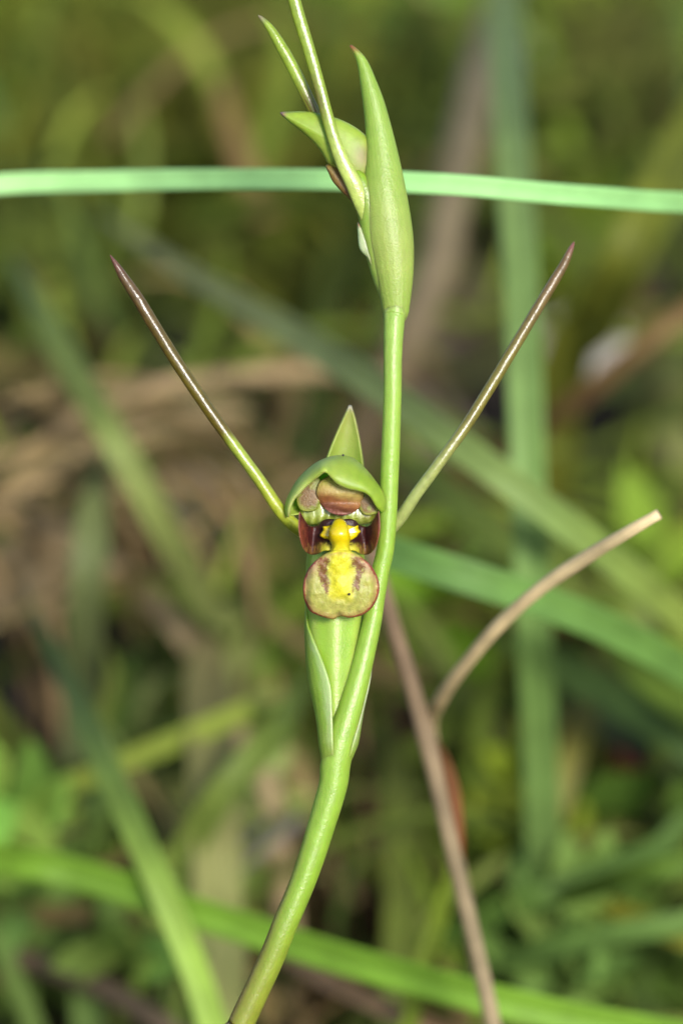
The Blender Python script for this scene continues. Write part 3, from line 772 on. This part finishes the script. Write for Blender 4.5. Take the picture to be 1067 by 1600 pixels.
more = [  # label, pts, width, colours
    ('short grey green grass blade hanging beside the tan straw', [(158, 700, 100), (146, 800, 92), (138, 900, 90), (132, 1000, 94), (128, 1080, 100)], 56, G(120, 140, 90), G(120, 142, 104)),
    ('broad yellow green grass blade crossing the end of the level blade', [(1125, 90, 140), (1070, 215, 124), (1022, 310, 114), (975, 410, 112), (930, 500, 120)], 78, G(120, 140, 52), G(110, 122, 48)),
    ('green grass blade rising to the right below the dark red leaf', [(770, 1445, 92), (880, 1402, 76), (980, 1370, 64), (1067, 1350, 60), (1220, 1310, 60)], 36, G(96, 140, 60), G(118, 160, 70)),
    ('green grass blade fanning out behind the taupe stalk', [(600, 1505, 95), (720, 1452, 84), (820, 1408, 78), (910, 1380, 78), (1020, 1330, 84)], 36, G(96, 140, 62), G(104, 146, 76)),
    ('low grass blade lying level beside the foot of the taupe stalk', [(690, 1535, 90), (820, 1492, 78), (940, 1462, 72), (1067, 1442, 70), (1220, 1420, 70)], 38, G(98, 140, 70), G(108, 150, 78)),
    ('yellowing grass blade drooping over the low level blades', [(840, 1375, 90), (960, 1420, 80), (1067, 1465, 76), (1200, 1520, 76)], 32, G(140, 146, 50), G(126, 150, 50)),
    ('dull green upright grass blade between orchid stem and taupe stalk', [(596, 1110, 125), (620, 1225, 105), (630, 1350, 96), (626, 1480, 88), (620, 1620, 84)], 56, G(100, 116, 56), G(112, 140, 58)),
    ('narrow yellow green grass blade crossing the foot of the taupe stalk', [(712, 1330, 66), (686, 1430, 60), (660, 1510, 58), (636, 1610, 56)], 30, G(120, 150, 44), G(140, 172, 60)),
    ('short bright green blade leaning against the pale sage blade', [(490, 1040, 96), (440, 1130, 82), (390, 1190, 78), (340, 1250, 78), (290, 1330, 82)], 50, G(110, 140, 60), G(140, 172, 90)),
    ('dark green grass blade sloping under the bent dry straw', [(760, 985, 105), (880, 1045, 96), (990, 1108, 88), (1080, 1162, 84), (1220, 1250, 84)], 60, G(92, 126, 64), G(84, 124, 74)),
    ('mid green grass blade sloping out beside the dark hollow', [(900, 935, 100), (990, 1035, 90), (1080, 1115, 84), (1200, 1200, 84)], 54, G(126, 160, 60), G(100, 150, 66)),
    ('straw coloured green blade hanging beside the upright blade', [(945, 990, 118), (925, 1075, 108), (898, 1160, 102), (868, 1260, 100)], 42, G(150, 146, 80), G(128, 150, 60)),
    ('dull sage blade low among the leaves below the level blade', [(118, 1370, 100), (128, 1470, 90), (140, 1620, 84)], 48, G(110, 146, 78), G(120, 160, 92)),
    ('grey green blade low beside the dark hollow under the lip', [(210, 1000, 130), (190, 1100, 116), (170, 1200, 110)], 50, G(86, 124, 50), G(80, 110, 52)),
    ('green blade curving up behind the lower bract', [(440, 820, 150), (410, 920, 136), (390, 1010, 126), (360, 1110, 120)], 80, G(112, 136, 62), G(116, 146, 60)),
    ('soft green blade sloping behind the right brown horn', [(610, 700, 130), (700, 770, 120), (800, 850, 112), (900, 930, 108)], 50, G(104, 132, 70), G(120, 150, 60)),
    ('green blade arching at the edge beyond the dark red leaf', [(1010, 1330, 96), (1060, 1260, 90), (1100, 1150, 88), (1130, 1040, 90)], 46, G(90, 130, 56), G(104, 140, 66)),
    ('dark sage blade lying in the hollow above the yellow green leaves', [(850, 1090, 120), (940, 1130, 112), (1040, 1190, 106), (1120, 1240, 104)], 44, G(96, 116, 84), G(84, 104, 74)),
]
for k, (lab, pts, wd, ca, cb) in enumerate(more):
    blade('grass_blade', lab, 'grass', pts, wd, ca, cb, root='end', seed=50 + k, twist=0.35)
blade('dead_twig', 'grey lavender dead twig pointing at the orchid stem', 'twig', [(462, 1280, 100), (420, 1305, 96), (370, 1345, 95), (320, 1400, 98)], 40, G(160, 154, 158), G(140, 130, 126), root='end', tube_=True, seed=80)
blade('dead_twig', 'grey brown dead twig lying low under the steep green blade', 'twig', [(-80, 1470, 92), (60, 1506, 86), (170, 1548, 80), (250, 1600, 78), (320, 1660, 78)], 38, G(112, 98, 82), G(120, 108, 90), root='end', tube_=True, seed=81)

# ------------------------------------------------------------------ leafy herbs
def leaf_geo(verts, faces, cols, p, along, up, L, W, c):
    side_ = np.cross(along, up); side_ /= np.linalg.norm(side_) + 1e-9
    nrm_ = np.cross(side_, along)
    b = len(verts)
    prof = [(0, 0.06), (0.2, 0.7), (0.5, 1.0), (0.78, 0.65), (1.0, 0.04)]
    for f, wd in prof:
        q = p + along * L * f + nrm_ * L * 0.25 * (f - f * f)
        for s in (-1, 0, 1):
            verts.append(q + side_ * s * wd * W / 2 + nrm_ * (abs(s) * wd * W * 0.15)); cols.append(c)
    for i in range(4):
        for j in range(2):
            faces.append((b + i * 3 + j, b + i * 3 + j + 1, b + (i + 1) * 3 + j + 1, b + (i + 1) * 3 + j))

def rdir(up=0.0):
    v = nrs.normal(size=3); v[2] += up; return v / np.linalg.norm(v)

def herb(label, px, py, d, rad, col, n=26, leaf=9.0, group=None, cat='plant', name='herb'):
    d = min(d, 0.9 * max_depth(px, py)); p = V(px, py, -d); r = rad * PXM * (D + d * MM) / D
    g = np.array([p[0], p[1] + 0.006, 0]); g[2] = ground_z(g[0], g[1]) - 0.003
    root = empty(name, g); tag(root, label, cat, group)
    verts = []; faces = []; cols = []
    for _ in range(n):
        q = p + np.clip(nrs.normal(size=3), -1.6, 1.6) * r * np.array([0.62, 0.5, 0.62])
        q[2] = max(q[2], ground_z(q[0], q[1]) + 0.002)
        if hollow(q): continue
        al = rdir(0.5); L = leaf * MM * (0.6 + 0.8 * nrs.rand())
        leaf_geo(verts, faces, cols, q, al, T + 0.6 * nrs.normal(size=3), L, L * (0.38 + 0.25 * nrs.rand()), np.array(col) * (0.65 + 0.7 * nrs.rand()) * np.array([1 + 0.2 * nrs.normal() * .5, 1, 1]))
    o = mesh_obj('foliage', verts, faces, M_FOL, root, cols=cols); o['kind'] = 'stuff'
    tube('stem', [(*g, 0.0008), (*(mix(g, p, .5) + rdir() * 0.002), 0.0006), (*p, 0.0004)], M_FOL, root, nseg=6, nlen=8, world=True, colfun=lambda f, v, q: np.array(col) * 0.6)

YG, OLG, MG, PG = G(126, 148, 56), G(112, 134, 48), G(104, 138, 64), G(190, 196, 176)
HL = 'yellow green leafy herb in the undergrowth behind the orchid bud'; HG = 'leafy herbs behind the bud'
for px, py, d, rad, col in [(60, 40, 330, 90, OLG), (170, 30, 320, 70, YG), (290, 40, 320, 80, YG), (420, 70, 300, 95, YG), (90, 150, 300, 80, OLG), (330, 110, 300, 60, MG), (400, 190, 280, 80, OLG), (320, 225, 270, 60, OLG),
                            (60, 250, 270, 75, MG), (170, 260, 265, 50, OLG), (40, 350, 240, 70, MG), (110, 400, 230, 60, OLG), (430, 375, 230, 85, OLG), (350, 400, 225, 60, OLG), (520, 420, 220, 60, OLG), (540, 60, 310, 60, OLG), (500, 150, 290, 50, MG)]:
    cw = 'yellow green' if col is YG else 'olive green' if col is OLG else 'mid green'
    herb(HL.replace('yellow green', cw), px, py, d, rad, col, group=cw + ' ' + HG, n=34, leaf=11)
HL2 = 'soft green leafy herb beyond the level grass blade'; HG2 = 'leafy herbs beyond the level blade'
for px, py, d, rad, col in [(650, 90, 300, 75, MG), (690, 30, 320, 60, OLG), (650, 190, 270, 45, OLG), (900, 40, 310, 70, OLG), (1010, 70, 300, 80, OLG), (1050, 180, 270, 60, MG), (960, 30, 320, 60, MG), (880, 330, 230, 50, OLG), (780, 180, 280, 40, MG)]:
    cw = 'olive' if col is OLG else 'soft green'
    herb(HL2.replace('soft green', cw), px, py, d, rad, col, group=cw + ' ' + HG2, n=30, leaf=11)
herb('pale frosted grey green leaf cluster beside the upright blade', 860, 155, 250, 42, PG, n=14, leaf=10)
herb('bright yellow green leaf cluster under the dark hollow by the bent straw', 1020, 920, 130, 55, G(126, 156, 64), n=20, leaf=11)
herb('yellow green leaf cluster at the foot of the upright blade', 800, 1285, 110, 62, G(136, 160, 54), n=22, leaf=9)
herb('bright green leaf cluster just behind the orchid stem below the lip', 690, 965, 140, 60, G(116, 158, 50), n=22, leaf=10)
herb('light green leaf cluster at the edge above the bright level blade', 30, 1300, 90, 60, G(128, 160, 76), n=20, leaf=8)
herb('mid green leaf cluster between lip and tan straw', 400, 960, 170, 55, G(112, 142, 56), n=20, leaf=9)
herb('sage green leaf cluster around the pale sage blade', 330, 1270, 110, 70, G(146, 168, 110), n=22, leaf=8)
herb('small green leaf cluster under the bright level blade', 240, 1500, 84, 55, G(116, 146, 76), n=18, leaf=7)
herb('dull green leaf cluster beyond the low level blades', 930, 1300, 110, 70, G(88, 120, 52), n=22, leaf=8)
herb('grey green leaf cluster at the edge below the brown straw', 1030, 640, 190, 55, G(96, 108, 72), n=16, leaf=9)
herb('low green leaf cluster between the level grass blades', 900, 1500, 84, 80, G(106, 140, 76), n=24, leaf=7)
herb('low sage leaf cluster below the steep green blade', 60, 1450, 90, 55, G(106, 136, 76), n=18, leaf=7)

# dead leaves lying in the litter
def dead_leaf(label, px, py, d, L, W, col, ang, group=None):
    d = min(d, 0.97 * max_depth(px, py)); p = V(px, py, -d)
    al = R * math.cos(ang) + U * math.sin(ang); al = al - T * 0.3; al /= np.linalg.norm(al)
    verts = []; faces = []; cols = []; uvs = []
    for i in range(15):
        f = i / 14; wd = W * math.sin(math.pi * min(1, f * 0.96 + 0.02)) ** 0.7
        for j in range(7):
            u = j / 6 * 2 - 1
            s = np.cross(T, al)
            q = p + al * L * (f - 0.5) * MM + s * u * wd / 2 * MM + T * (1.2 * math.sin(f * 4 + px) + 0.18 * W * u * u + 0.3 * math.sin(9 * f + 3 * u)) * MM
            verts.append(q); cols.append(np.array(col) * np.array([0.9, 0.95, 1.25]) * (0.7 + 0.6 * vn(f * 7, u * 3, px)) * (0.8 if abs(u) < .1 else 1)); uvs.append((f, (u + 1) / 2))
    for i in range(14):
        for j in range(6): faces.append((i * 7 + j, i * 7 + j + 1, (i + 1) * 7 + j + 1, (i + 1) * 7 + j))
    o = mesh_obj('dead_leaf', verts, faces, M_LITTER, None, origin=p, cols=cols, uvs=uvs, solid=0.2)
    tag(o, label, 'leaf', group)
dead_leaf('pale grey dead leaf in shade between the right horn and upright blade edge', 905, 540, 170, 14, 8, G(170, 166, 158), 0.1)
dead_leaf('dark red dead leaf in the black hollow', 985, 1215, 125, 9, 7, G(96, 30, 34), 1.2)
dead_leaf('tan dead leaf beside the top of the orange sheath', 755, 1150, 150, 11, 5, G(134, 122, 76), 0.3)
DLG = 'dead leaves in the litter'
for k in range(60):
    px, py = rnd.uniform(-60, 1130), rnd.uniform(540, 1600)
    if any((px - a) ** 2 + (py - b) ** 2 < (c + 40) ** 2 for a, b, c in HOLLOWS): continue
    dl, dw = rnd.choice([((104, 86, 62), 'mid brown'), ((88, 64, 48), 'reddish brown'), ((126, 110, 86), 'tan'), ((76, 56, 42), 'dark brown'), ((116, 108, 92), 'greyish')])
    dead_leaf('curled ' + dw + ' dead leaf lying in the dark litter', px, py, 900, rnd.uniform(14, 26), rnd.uniform(6, 11), G(*dl), rnd.uniform(0, 6.3), dw + ' ' + DLG)
for px, py, d, col, L in [(340, 790, 150, (176, 164, 144), 18), (50, 900, 130, (170, 150, 116), 18), (400, 745, 160, (160, 148, 124), 16), (300, 720, 160, (160, 140, 104), 18), (470, 740, 900, (126, 118, 86), 22), (700, 760, 900, (140, 130, 116), 24), (40, 650, 900, (132, 124, 76), 24), (690, 470, 900, (120, 112, 90), 22), (560, 560, 900, (126, 106, 78), 28),
                       (560, 1390, 900, (136, 120, 92), 18), (580, 1320, 900, (124, 104, 76), 18), (980, 1510, 900, (128, 116, 88), 18), (360, 1110, 900, (138, 128, 112), 20), (460, 1180, 900, (112, 86, 62), 18)]:
    dead_leaf('broad pale tan dead leaf lying under the grass blades', px, py, d, L, L * 0.55, G(*col), rnd.uniform(0, 6.3), 'broad pale dead leaves under the grass')

# ------------------------------------------------------------------ uncountable ground cover
def grass_stuff():
    verts = []; faces = []; cols = []
    def one(x, y, h, w_, col, lean):
        z0 = ground_z(x, y) - 0.003; a = nrs.rand() * 6.283; dx, dy = math.cos(a), math.sin(a)
        fa = nrs.rand() * 6.283; sx, sy = math.cos(fa) * w_ / 2, math.sin(fa) * w_ / 2
        b = len(verts)
        for i in range(5):
            f = i / 4; k = 1 - 0.9 * f ** 1.6; o_ = lean * h * f * f
            hz = h * (f - 0.35 * lean * f * f)
            for s in (-1, 1):
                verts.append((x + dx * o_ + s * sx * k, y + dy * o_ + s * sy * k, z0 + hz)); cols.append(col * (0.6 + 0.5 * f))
        for i in range(4): faces.append((b + 2 * i, b + 2 * i + 1, b + 2 * i + 3, b + 2 * i + 2))
    pal = [G(96, 120, 50), G(110, 130, 58), G(84, 108, 52), G(128, 136, 60), G(132, 112, 78), G(110, 92, 66), G(96, 120, 78)]
    for _ in range(800):                                   # undergrowth behind the orchid
        x = nrs.normal() * 0.10; y = 0.10 + 0.5 * nrs.rand() ** 1.0
        dist = y
        h = (0.012 + 0.035 * nrs.rand()) * (1 + 0.8 * max(0, y - 0.2))
        if hollow((x, y, ground_z(x, y))) or hollow((x, y, ground_z(x, y) + 0.7 * h)): continue
        one(x, y, h, 0.0016 + 0.0016 * nrs.rand(), pal[nrs.randint(len(pal))], 0.3 + 0.9 * nrs.rand())
    # long thin stems and leaves criss-crossing the undergrowth
    green = [G(90, 108, 50), G(104, 124, 56), G(96, 118, 44), G(116, 134, 72), G(124, 142, 66), G(84, 108, 60)]
    tan = [G(140, 124, 90), G(124, 104, 76), G(150, 136, 104), G(112, 94, 70)]
    for _ in range(430):
        px, py = nrs.uniform(-80, 1150), nrs.uniform(-80, 1680)
        md = max_depth(px, py); d = md * nrs.uniform(0.6, 0.97)
        if d < 80: continue
        tn = nrs.rand() < (0.12 if py < 480 else 0.4 if 480 < py < 1000 and px < 600 else 0.25)
        p = V(px, py, -d); a = nrs.normal() * 0.75
        al = R * math.sin(a) + U * math.cos(a) + T * nrs.uniform(-0.6, 0.6); al /= np.linalg.norm(al)
        L = nrs.uniform(0.025, 0.075); sd2 = np.cross(al, T); sd2 /= np.linalg.norm(sd2); wd = nrs.uniform(0.0005, 0.0015); bow = nrs.uniform(-0.5, 0.5)
        fs = np.linspace(0, 1, 9)
        pts_ = [p + al * L * (f - 0.5) + sd2 * bow * L * (f - f * f) * 1.6 - np.array([0, 0, 0.35 * L * f ** 3]) for f in fs]
        if sum(hollow(q) for q in pts_) > 1 and nrs.rand() < 0.9: continue
        col = (tan if tn else green)[nrs.randint(4 if tn else 6)] * (0.35 + 1.0 * nrs.rand() ** 1.5); b = len(verts)
        for f, q in zip(fs, pts_):
            for sg in (-1, 1):
                verts.append(q + sd2 * sg * wd * (1 - 0.9 * f ** 2)); cols.append(col)
        for i in range(8): faces.append((b + 2 * i, b + 2 * i + 1, b + 2 * i + 3, b + 2 * i + 2))
    # feathery fine growth: yellow green high up the bank, pale green low down
    for cx, cy, sx, sy, num, pal3 in [(240, 110, 260, 140, 420, [G(140, 150, 56), G(120, 134, 46), G(156, 160, 70), G(104, 122, 44)]), (420, 390, 110, 60, 120, [G(116, 128, 44), G(104, 120, 40)]), (40, 350, 80, 70, 90, [G(104, 128, 56), G(120, 140, 60)]),
                                      (700, 110, 110, 90, 120, [G(120, 142, 66), G(104, 126, 50)]), (980, 90, 110, 90, 140, [G(126, 134, 70), G(110, 120, 56)]),
                                      (330, 1200, 60, 130, 150, [G(160, 180, 120), G(140, 170, 96), G(150, 160, 110)]), (60, 1400, 110, 90, 130, [G(130, 164, 80), G(116, 150, 72)]), (820, 1290, 70, 60, 80, [G(140, 164, 56), G(124, 150, 50)]),
                                      (1000, 900, 60, 60, 70, [G(150, 176, 66), G(134, 160, 60)]), (900, 1470, 170, 70, 130, [G(110, 146, 70), G(96, 130, 56)]), (420, 1000, 70, 90, 90, [G(110, 144, 56), G(124, 146, 70)])]:
        for _ in range(num):
            px, py = cx + nrs.normal() * sx * 0.7, cy + nrs.normal() * sy * 0.7
            d = max_depth(px, py) * nrs.uniform(0.68, 0.95)
            if d < 75: continue
            p = V(px, py, -d)
            if hollow(p): continue
            a = nrs.normal() * 0.9; al = R * math.sin(a) + U * math.cos(a) + T * nrs.uniform(-0.4, 0.4); al /= np.linalg.norm(al)
            L = nrs.uniform(0.006, 0.022); sd2 = np.cross(al, T); sd2 /= np.linalg.norm(sd2); wd = nrs.uniform(0.0004, 0.0011); bow = nrs.uniform(-0.5, 0.5)
            col = pal3[nrs.randint(len(pal3))] * nrs.uniform(0.3, 1.0) * (0.62 if py < 480 else 1.0); b = len(verts)
            for f in (0, 0.33, 0.66, 1):
                q = p + al * L * (f - 0.5) + sd2 * bow * L * (f - f * f) * 1.6
                for sg in (-1, 1): verts.append(q + sd2 * sg * wd * (1 - 0.9 * f * f)); cols.append(col)
            for i in range(3): faces.append((b + 2 * i, b + 2 * i + 1, b + 2 * i + 3, b + 2 * i + 2))
    for _ in range(9000):                                   # meadow all round
        r = 0.05 + 3.5 * nrs.rand() ** 1.5; a = nrs.rand() * 6.283
        x, y = r * math.cos(a), r * math.sin(a)
        if abs(x) < 0.12 + 0.12 * max(0, y) and -0.02 < y < 0.6: continue
        hmax = 0.05 if (y < 0.02 and y > -0.7 and abs(x) < 0.25) else 0.05 + 0.10 * min(1, r)
        one(x, y, hmax * (0.4 + 0.6 * nrs.rand()), 0.002 + 0.003 * nrs.rand(), pal[nrs.randint(len(pal))], 0.3 + 0.8 * nrs.rand())
    for _ in range(9000):                                   # denser sward close by, outside the clearing round the orchid
        r = 0.10 + 0.9 * nrs.rand() ** 0.8; a = nrs.rand() * 6.283
        x, y = r * math.cos(a), 0.1 + r * math.sin(a)
        if abs(x) < 0.13 + 0.12 * max(0, y) and -0.03 < y < 0.6: continue
        one(x, y, (0.018 + 0.03 * nrs.rand()) * (1.0 if y < 0.1 else 1.5), 0.0015 + 0.002 * nrs.rand(), pal[nrs.randint(len(pal))] * nrs.uniform(0.5, 1.1), 0.3 + 0.8 * nrs.rand())
    o = mesh_obj('grass', verts, faces, M_FOL, None, origin=(0, 0, 0), cols=cols)
    tag(o, 'short blurred grass and moss covering the ground behind the orchid', 'grass', kind='stuff')
grass_stuff()

def litter_stuff():
    verts = []; faces = []; cols = []
    pal = [G(92, 74, 54), G(70, 52, 40), G(108, 96, 76), G(56, 42, 34), G(80, 76, 56)]
    for _ in range(5000):
        if nrs.rand() < 0.5: x = nrs.normal() * 0.12; y = 0.02 + 0.55 * nrs.rand()
        else:
            r = 3 * nrs.rand() ** 1.4; a = nrs.rand() * 6.283; x, y = r * math.cos(a), r * math.sin(a)
        p = np.array([x, y, ground_z(x, y) + 0.001 + 0.003 * nrs.rand()])
        if hollow(p) and nrs.rand() < 0.8: continue
        al = rdir(); al[2] *= 0.25; al /= np.linalg.norm(al)
        L = 0.006 + 0.014 * nrs.rand()
        leaf_geo(verts, faces, cols, p, al, np.array([0, 0, 1.0]) + 0.5 * nrs.normal(size=3), L, L * (0.12 if nrs.rand() < .5 else 0.45), pal[nrs.randint(5)] * (0.4 + 0.7 * nrs.rand()))
    o = mesh_obj('leaf_litter', verts, faces, M_LITTER, None, origin=(0, 0, 0), cols=cols)
    tag(o, 'dark brown litter of dead leaf bits and stalks on the ground', 'litter', kind='stuff')
litter_stuff()
